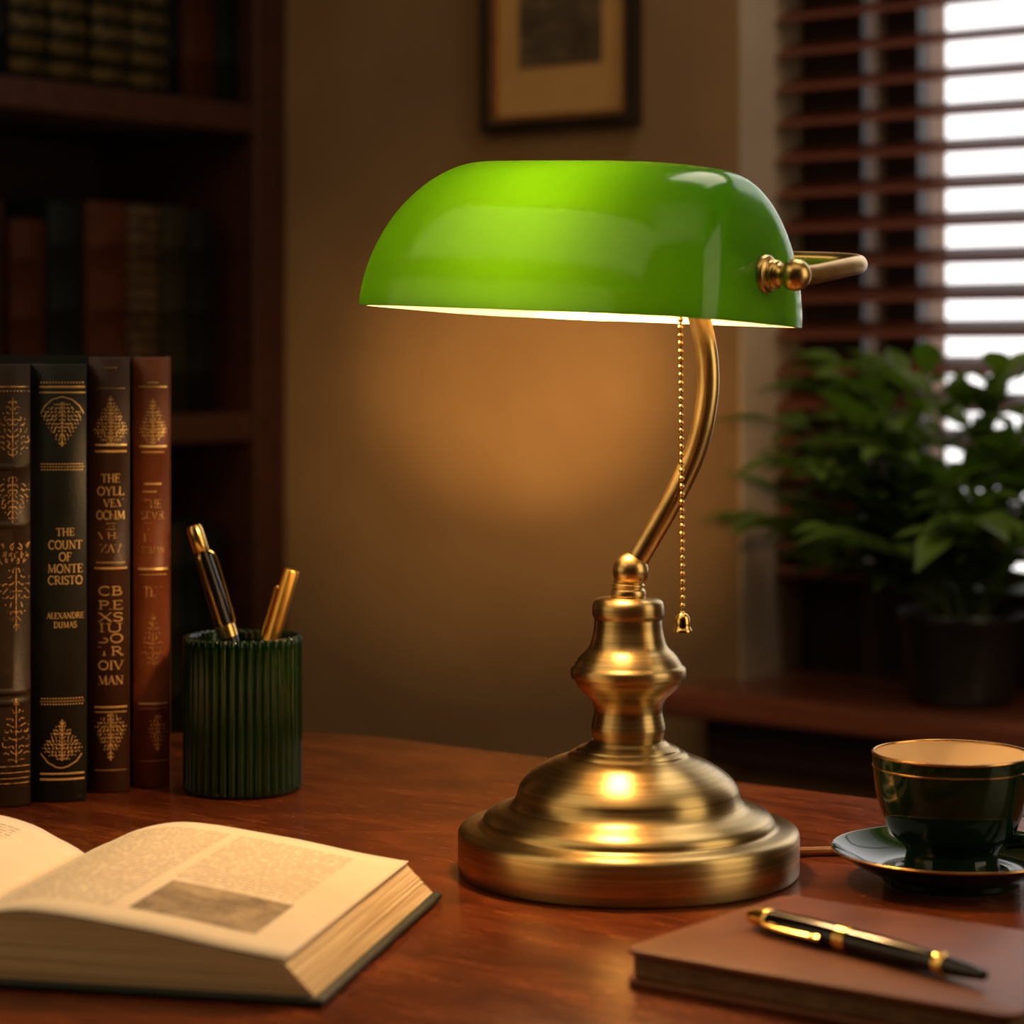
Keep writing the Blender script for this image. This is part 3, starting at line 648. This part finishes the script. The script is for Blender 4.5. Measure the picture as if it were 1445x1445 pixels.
b = MB(); b.lathe([(0, 0), (.001, .0005), (.0025, .012), (.0042, .025), (r-.0003, .045), (r-.0003, L-.045)], 28, cap0=True, cap1=True); b.build('barrel', GOLDTRIM, gp)
SATINGOLD = pm('satin_gold', (.80, .43, .08), rough=.34, metal=1)
b = MB(); b.lathe([(r-.0004, L-.046), (r+.0003, L-.0455), (r, L-.042), (r, L-.001), (r-.0006, L), (0, L+.0003)], 28, cap0=True); b.build('cap', SATINGOLD, gp)
b = MB(); an = R(200); pts = [(cos(an)*q_, sin(an)*q_, z_) for q_, z_ in ((.0044, L-.013), (.0062, L-.0125), (.0068, L-.016), (.0066, L-.033), (.0058, L-.043))]
b.tube(smooth_path(pts, 4), .0009, 8); b.build('clip', GOLD, gp)

# ------------------------------------------------------------------ teacup and saucer
CX, CY = .2208, 1.210; q = CY/F
sau = thing('saucer', 'dark green gold-rimmed saucer under the teacup', 'saucer', (CX, CY, TZ))
b = MB(); b.lathe([(0, .0022), (.030, .0022), (.0315, .0008), (.0335, .0004), (.0348, .0016)]+rprof([(.0352, .0040), (.041, .0060), (.049, .0100), (.056, .0140), (.0594, .0163)], 4)
    + rprof([(.0600, .0171), (.0594, .0177), (.056, .0160), (.049, .0122), (.042, .0092), (.036, .0076), (.0285, .0070)], 4)+[(.0275, .0062), (.0, .0062)], 96); b.build('dish', PORC, sau)
b = MB(); b.lathe([(.0006*cos(t)+.0598, .0172+.0006*sin(t)) for t in [2*pi*k/10 for k in range(11)]], 96); b.build('gold_rim', GOLDTRIM, sau)
cup = thing('teacup', 'dark green teacup with gold rim and cream inside, on its saucer', 'cup', (CX, CY, TZ))
z0 = .0064
prof = [(0, z0+.0006), (.021, z0+.0006), (.0236, z0), (.0240, z0+.0008)]+rprof([(.0238, z0+.003), (.0231, .0125), (.0226, .0160), (.0252, .0195), (.0290, .0232), (.0322, .0280), (.0350, .0350), (.0372, .0432), (.0386, .0520), (.0394, .0600), (.0396, .0646)], 4)
b = MB(); b.lathe(prof, 96); n0 = len(b.f)
b.lathe([(.0396, .0646), (.0392, .0653), (.0386, .0650)], 96)
b.lathe(rprof([(.0386, .0650), (.0384, .060), (.0374, .052), (.0360, .0435), (.0336, .035), (.030, .0285), (.025, .0225), (.018, .0195), (.0005, .0190)], 4), 96, mi=1)
b.build('cup_body', [PORC, CREAM], cup)
b = MB(); b.lathe([(.0391+.00075*cos(t), .0650+.00075*sin(t)) for t in [2*pi*k/10 for k in range(11)]], 96); b.build('gold_rim', GOLDTRIM, cup)
b = MB(); b.lathe([(.0392, .0581), (.0396, .0583), (.0396, .0587), (.0393, .0589)], 96); b.build('gold_line', GOLDTRIM, cup)
hd = Vector((cos(R(-27)), sin(R(-27)), 0)); pts = [hd*a+Vector((0, 0, z)) for a, z in ((.0375, .0545), (.043, .0570), (.053, .0565), (.0605, .0490), (.0600, .0385), (.0525, .0295), (.043, .0250), (.033, .0235), (.028, .0225))]
b = MB(); b.tube(smooth_path(pts, 6), [.0032]*6+[.0029]*36+[.0030]*6+[.0034], 16, flat=1.25); b.build('handle', PORC, cup, smooth=60)

# ------------------------------------------------------------------ notebook and fountain pen
NA = Vector((.0455, 1.0135, TZ)); fd = Vector((cos(R(-36)), sin(R(-36)), 0)); ld = Vector((cos(R(51.5)), sin(R(51.5)), 0))
nb_ = thing('notebook', 'closed brown leather notebook under the black fountain pen', 'notebook', NA)
NL, NWD, NH = .178, .130, .0154
def para(b, a0, a1, c0, c1, z0, z1, r=0, mi=0):
    pts = rrect(a0, a1, c0, c1, max(r, .0002), 6); e = .0008
    rows = []
    for off, z in ((e, z0), (0, z0+e), (0, z1-e), (e*.4, z1-e*.3), (e, z1)):
        rows.append([tuple(fd*(x+(off if x < (a0+a1)/2 else -off))+ld*(y+(off if y < (c0+c1)/2 else -off))+Vector((0, 0, z))) for x, y in pts])
    b.grid(rows, True, mi, True, True)
NBL = leather('chestnut_leather', (.135, .040, .012), (.22, .070, .022), .44, .25, 26)
NBP = make_edges('tanned_leaf_edges', (.10, .055, .025), (.24, .14, .07), (140, 140, 900))
b = MB(); para(b, 0, NL, 0, NWD, NH-.0026, NH, .008); b.build('front_cover', NBL, nb_, smooth=40)
b = MB(); para(b, 0, NL, 0, NWD, .0004, .0030, .008); b.build('back_cover', NBL, nb_, smooth=40)
b = MB(); para(b, .003, NL-.004, .003, NWD-.001, .0030, NH-.0026, .004); b.build('page_block', NBP, nb_, smooth=40)
b = MB(); para(b, .003, NL-.004, NWD-.001, NWD+.0015, .0006, NH-.0004, .0006); b.build('spine', NBL, nb_, smooth=40)
def onb(x, y): 
    zz = NH+.0052; Y = (.2652-zz)*F/(y-500); return Vector(((x-722.5)/F*Y, Y, TZ+zz))
p0, p1 = onb(1393, 1377), onb(1057, 1291)
fp = thing('fountain_pen', 'black fountain pen with gold bands lying on the brown notebook', 'pen')
L = pen_at(fp, p1, p0); r = .0051
b = MB(); b.lathe(rprof([(.0004, 0), (.0018, .0008), (.0026, .004), (.0040, .020), (.0047, .034), (r, .050), (r, .073)], 4), 32, cap0=True, cap1=True); b.build('barrel', BLACK, fp)
b = MB(); b.lathe([(.0040, .0205), (.0046, .0206), (.0049, .0225), (.0047, .0252), (.0043, .0253)], 32); b.build('barrel_ring', GOLD, fp)
b = MB(); b.lathe([(.0049, .0725), (.0056, .0730), (.0056, .0752), (.0052, .0757), (.0056, .0762), (.0056, .0785), (.0049, .0790)], 32); b.build('cap_band', GOLD, fp)
b = MB(); b.lathe([(.0052, .0785), (.0053, .090), (.0050, L-.022), (.0047, L-.0135)], 32, cap0=True, cap1=True); b.build('cap', BLACK, fp)
b = MB(); b.lathe([(.0047, L-.0140), (.0050, L-.0135), (.0049, L-.0115), (.0042, L-.006), (.0032, L-.0015), (.0024, L-.0003), (0, L)], 32); b.build('cap_jewel', GOLD, fp)
inv = fp.rotation_quaternion.inverted(); cv = (inv @ Vector((-.45, -.85, -.10))); cv.z = 0; cv.normalize()
pts = [cv*a+Vector((0, 0, z)) for a, z in ((.0046, L-.0135), (.0064, L-.0145), (.0071, L-.020), (.0068, L-.036), (.0062, L-.045), (.0058, L-.048))]
b = MB(); b.tube(smooth_path(pts, 4), [.0010]*16+[.0013]*4+[.0016], 10); b.build('clip', GOLD, fp)

# ------------------------------------------------------------------ bookcase against the left wall
BF = -1.994; BDEP = .28           # front plane (x = BF in room axes), going to x = BF-BDEP
bc = thing('bookcase', 'dark mahogany bookcase with open shelves in the shadowed corner', 'bookcase', (0, 0, 0), RZ)
BY1 = BACK-.003; BYS = BACK-.058; BY0 = .55
SH = [CAMZ-.450, CAMZ-.070, CAMZ+.301, CAMZ+.68]     # shelf tops
def bpart(name, x0, x1, y0, y1, z0, z1, m, bevel=.003):
    b = MB(); b.box(x0, x1, y0, y1, z0, z1); return b.build(name, m, bc, smooth=0, bevel=bevel)
bpart('side_panel', BF-BDEP, BF, BYS, BY1, 0, 2.1, DARKWOOD); bpart('side_panel', BF-BDEP, BF, BY0-.055, BY0, 0, 2.1, DARKWOOD)
bpart('back_panel', BF-BDEP-.003, BF-BDEP+.01, BY0, BYS, .08, 2.1, BACKWOOD)
bpart('plinth', BF-BDEP+.02, BF-.02, BY0, BYS, 0, .08, DARKWOOD); bpart('cornice', BF-BDEP, BF+.02, BY0-.06, BY1, 2.1, 2.15, DARKWOOD, .008)
for z in SH: bpart('shelf', BF-BDEP+.01, BF-.002, BY0, BYS, z-.034, z, DARKWOOD)
def bands_mat(name, c1, c2, period):
    t = NT(name); sp = t.n('ShaderNodeSeparateXYZ'); tc = t.n('ShaderNodeTexCoord'); t.t.links.new(tc.outputs['Object'], sp.inputs[0]); t.tc = tc
    f = t.math('MULTIPLY', t.math('GREATER_THAN', t.math('FRACT', t.math('MULTIPLY', sp.outputs[2], 1/period)), .42), t.ramp(t.noise(150, 3), [(.4, (0, 0, 0)), (.58, (1, 1, 1))]))
    return t.end(t.bsdf(Base_Color=t.mix(f, c1, c2), Roughness=.6, Specular_IOR_Level=.1))
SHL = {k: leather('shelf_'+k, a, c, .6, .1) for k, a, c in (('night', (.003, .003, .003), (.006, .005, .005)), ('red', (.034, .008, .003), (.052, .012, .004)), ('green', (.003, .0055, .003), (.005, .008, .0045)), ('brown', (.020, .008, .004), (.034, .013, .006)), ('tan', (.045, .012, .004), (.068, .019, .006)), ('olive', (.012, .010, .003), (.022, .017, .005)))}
GOLDSP = bands_mat('gilt_olive_spine', (.006, .006, .003), (.12, .08, .025), .024)
GOLDSP2 = bands_mat('gilt_brown_spine', (.028, .013, .006), (.10, .062, .024), .016)
def ypx(p):       # room y along the bookcase front, for pixel column p, 25 mm behind the front
    k = (p-722.5)/F; a = BF-.025    # X = .8a+.6y ; Y = -.6a+.8y
    return a*(.6*-k-.8)/(.6-.8*k) if False else (k*-.6*a-.8*a)/(.6-.8*k)
def shelf_book(p0, p1, zs, h, mat, label, grp, dep=.17):
    y0, y1 = ypx(p0), ypx(p1); ww = abs(y1-y0)-.0012
    c = W(BF-.028, (y0+y1)/2, zs+.0006)
    o = thing('shelf_book', label, 'book', c, RZ+R(90), grp)
    book(o, ww, h, dep, mat, EDGES_V, min(.006, ww*.12), nb=8, bands=[h*.2, h*.5, h*.8], band_r=.0012)
    return o
TOPG, MIDG, LOWG = 'books on the upper shelf', 'books on the middle shelf', 'books on the lower shelf'
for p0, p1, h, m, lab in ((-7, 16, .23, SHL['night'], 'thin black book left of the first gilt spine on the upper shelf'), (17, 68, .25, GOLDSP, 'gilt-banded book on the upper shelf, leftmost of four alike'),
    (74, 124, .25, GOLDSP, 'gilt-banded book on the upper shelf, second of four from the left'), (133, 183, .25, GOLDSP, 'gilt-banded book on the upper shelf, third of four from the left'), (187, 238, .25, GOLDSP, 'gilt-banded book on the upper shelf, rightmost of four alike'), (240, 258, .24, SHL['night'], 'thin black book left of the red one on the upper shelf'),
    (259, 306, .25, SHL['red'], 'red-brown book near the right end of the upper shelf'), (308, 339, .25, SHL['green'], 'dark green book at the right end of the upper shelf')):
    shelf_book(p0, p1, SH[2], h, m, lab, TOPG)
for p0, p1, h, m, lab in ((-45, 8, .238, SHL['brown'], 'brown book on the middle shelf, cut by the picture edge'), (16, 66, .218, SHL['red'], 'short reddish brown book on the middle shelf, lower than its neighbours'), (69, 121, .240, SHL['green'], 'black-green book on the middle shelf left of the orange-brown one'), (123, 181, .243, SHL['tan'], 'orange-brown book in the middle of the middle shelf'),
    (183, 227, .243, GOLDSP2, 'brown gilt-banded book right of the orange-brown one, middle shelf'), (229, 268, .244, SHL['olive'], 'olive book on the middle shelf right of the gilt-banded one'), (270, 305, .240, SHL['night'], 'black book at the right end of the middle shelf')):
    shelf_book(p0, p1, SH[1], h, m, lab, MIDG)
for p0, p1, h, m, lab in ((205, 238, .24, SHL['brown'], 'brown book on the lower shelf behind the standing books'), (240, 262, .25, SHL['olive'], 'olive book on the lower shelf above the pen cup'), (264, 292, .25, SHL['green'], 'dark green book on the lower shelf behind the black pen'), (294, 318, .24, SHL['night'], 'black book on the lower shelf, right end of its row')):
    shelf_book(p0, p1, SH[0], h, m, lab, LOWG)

# ------------------------------------------------------------------ framed picture on the back wall
pf = thing('framed_picture', 'small dark sepia picture in a tan mat and dark frame on the brown wall', 'picture', W(-1.5755, BACK, CAMZ+.252), RZ)
FW, FH = .106, .31; fb = .012
def frame_strips(b, fwid, y0, y1, inset=0, mi=0):
    x, z0, z1 = FW-inset, inset, FH-inset
    b.box(-x, -x+fwid, y0, y1, z0, z1, mi); b.box(x-fwid, x, y0, y1, z0, z1, mi); b.box(-x+fwid, x-fwid, y0, y1, z0, z0+fwid, mi); b.box(-x+fwid, x-fwid, y0, y1, z1-fwid, z1, mi)
FRAMEW = pm('ebonised_frame', (.012, .007, .004), (.022, .012, .006), ns=30, rough=.4)
FRAMEG = pm('dull_gilt', (.42, .20, .05), (.52, .26, .07), ns=50, rough=.42, metal=.8)
b = MB(); frame_strips(b, .011, -.020, -.002); b.build('frame', FRAMEW, pf, smooth=0, bevel=.0015)
b = MB(); frame_strips(b, .007, -.015, -.005, .0108); b.build('gilt_slip', FRAMEG, pf, smooth=0)
MATB = pm('aged_mat_board', (.66, .36, .11), (.60, .32, .095), ns=14, rough=.85)
b = MB(); b.box(-FW+.010, FW-.010, -.0075, -.003, .010, FH-.010); b.build('mat_board', MATB, pf, smooth=0)
t = NT('sepia_landscape'); f = t.noise(26, 5, .6, t.coord((1, 1, 1.6)))
PIC = t.end(t.bsdf(Base_Color=t.ramp(f, [(.32, (.05, .03, .014)), (.55, (.11, .07, .032)), (.72, (.24, .15, .07))]), Roughness=.7))
b = MB(); b.box(-.058, .056, -.0085, -.0072, .072, FH-.06); b.build('print', PIC, pf, smooth=0)

# ------------------------------------------------------------------ wooden venetian blind inside the recess
BLY = BACK+.088
bl = thing('venetian_blind', 'dark red-brown wooden slatted blind hanging in the bright window', 'blind', W(0, BLY, WZ1), RZ)
b = MB(); b.box(WX0+.006, WX1-.006, -.028, .028, -.050, -.002); b.build('headrail', BLINDWOOD, bl, smooth=0, bevel=.003)
b = MB(); tilt = R(20); pz = -.075; PITCH = .0382; zs = []
z = -.078
while WZ1+z > GB+.012: zs.append(z); z -= PITCH
for z in zs:
    rows = []
    for k in range(5):
        u = -.025+.05*k/4; crown = .0016*(1-(u/.025)**2); y_, z_ = u*cos(tilt), u*sin(tilt)
        rows.append((y_, z_+crown))
    prof = rows+[(y_, z_-.0026) for y_, z_ in rows[::-1]]
    b.grid([[(WX0+.006, y_, z+z_) for y_, z_ in prof], [(WX1-.006, y_, z+z_) for y_, z_ in prof]], True, 0, True, True)
b.build('slats', BLINDWOOD, bl, smooth=40)
zl = zs[-1]-PITCH*.75
b = MB(); b.box(WX0+.006, WX1-.006, -.025, .025, zl-.012, zl); b.build('bottom_rail', BLINDWOOD, bl, smooth=0, bevel=.004)
for xc in (-1.2444, -1.172, -.80, -.43):
    b = MB(); b.box(xc-.010, xc+.010, .0262, .0268, zl-.012, -.03); b.build('ladder_tape', TAPE, bl, smooth=0)

# ------------------------------------------------------------------ potted plant on the sill
PLA, PLB = -1.082, BACK-.012
pl = thing('potted_plant', 'leafy green plant in a dark pot on the windowsill', 'plant', W(PLA, PLB, SILL_TOP), RZ)
POTM = pm('charcoal_glaze_pot', (.014, .012, .010), (.024, .019, .014), ns=20, rough=.35)
b = MB(); b.lathe([(0, .0006), (.050, .0006), (.0515, .002)]+[(.053, .012), (.060, .060), (.0632, .080)]+[(.0645, .082), (.0650, .090), (.0640, .092), (.060, .091), (.058, .084), (0, .080)], 48); b.build('pot', POTM, pl, smooth=40)
SOIL = pm('potting_soil', (.02, .012, .007), (.04, .025, .014), ns=90, rough=.95)
b = MB(); b.lathe([(.0585, .0805), (.05, .084), (.02, .087), (.0005, .088)], 32); b.build('soil', SOIL, pl)
def make_leaf():
    t = NT('plant_leaf'); f = t.noise(16, 3); c = t.ramp(f, [(.3, (.060, .11, .012)), (.7, (.16, .25, .035))])
    p = t.bsdf(Base_Color=c, Roughness=.36, Specular_IOR_Level=.5); tr = t.n('ShaderNodeBsdfTranslucent'); t.put(tr.inputs[0], t.ramp(f, [(.3, (.07, .16, .008)), (.7, (.15, .27, .012))])); mx = t.n('ShaderNodeMixShader'); mx.inputs[0].default_value = .35
    t.t.links.new(p.outputs[0], mx.inputs[1]); t.t.links.new(tr.outputs[0], mx.inputs[2]); return t.end(mx)
LEAF = make_leaf(); STEM = pm('green_stem', (.06, .10, .02), (.09, .12, .03), ns=40, rough=.5)
lf = MB(); sm_ = MB(); rp = random.Random(11)
def leaf(b, p, d, up, ln, wd):
    d = d.normalized(); sd = d.cross(up).normalized(); nr = sd.cross(d); rows = []
    for k, wv in enumerate((.06, .55, .95, 1.0, .78, .42, .03)):
        t = k/6; c = p+d*ln*t-Vector((0, 0, 1))*ln*.22*t*t; hw = wd*wv/2
        rows.append([c-sd*hw+nr*hw*.35, c, c+sd*hw+nr*hw*.35])
    b.grid(rows)
def ok(p): return p.y < .052 and (p.z > .0)
for i in range(66):
    a = R(180+rp.uniform(-78, 78)) if i % 3 == 0 else (R(-90+rp.uniform(-95, 95)) if i % 3 == 1 else R(rp.uniform(-70, 250)))
    reach = rp.uniform(.05, .19)*(1.0 if cos(a) < .3 else .9); hgt = rp.uniform(.06, .27)*(1.15-reach*1.8)
    if i in (0, 3): a, reach, hgt = R(180+8*i-10), .175+.008*i, .10
    if i in (6, 9): a, reach, hgt = R(190), .10, .27
    base = Vector((.03*cos(a)*rp.random(), .03*sin(a)*rp.random(), .084)); pts = []
    for k in range(9):
        t = k/8; p = base+Vector((cos(a)*reach*t**1.25, min(sin(a)*reach*t**1.25, .035), hgt*(1.55*t-.62*t**2.4))); pts.append(p)
    pts = [Vector((p.x, min(p.y, .040), p.z)) for p in pts]
    pts = [Vector((p.x, min(p.y, .0) if p.x < -.2 else p.y, p.z)) for p in pts]
    sm_.tube(pts, [.0017-.0011*k/8 for k in range(9)], 6)
    for k in range(2, 9):
        for sgn in ((-1, 1) if k < 8 else (0,)):
            if rp.random() < .12: continue
            t = (pts[min(k+1, 8)]-pts[k-1]).normalized(); sdv = t.cross(Vector((0, 0, 1)))
            if sdv.length < .1: sdv = Vector((1, 0, 0))
            d = t*.55+sdv.normalized()*sgn*.8+Vector((rp.uniform(-.25, .25), rp.uniform(-.25, .15), rp.uniform(-.15, .35)))
            ln = rp.uniform(.044, .074)*(1.15 if sgn == 0 else 1)
            tip = pts[k]+d.normalized()*ln
            if tip.y > .046: d.y = -abs(d.y)*.4; tip = pts[k]+d.normalized()*ln
            if tip.y > .046 or (tip.x < -.235 and tip.y > .0) or (tip.z < .03 and tip.y > -.10): continue
            leaf(lf, pts[k], d, Vector((rp.uniform(-.3, .3), rp.uniform(-.5, .1), 1)), ln, ln*rp.uniform(.34, .46))
lf.build('foliage', LEAF, pl, smooth=60, recalc=False); sm_.build('stems', STEM, pl)
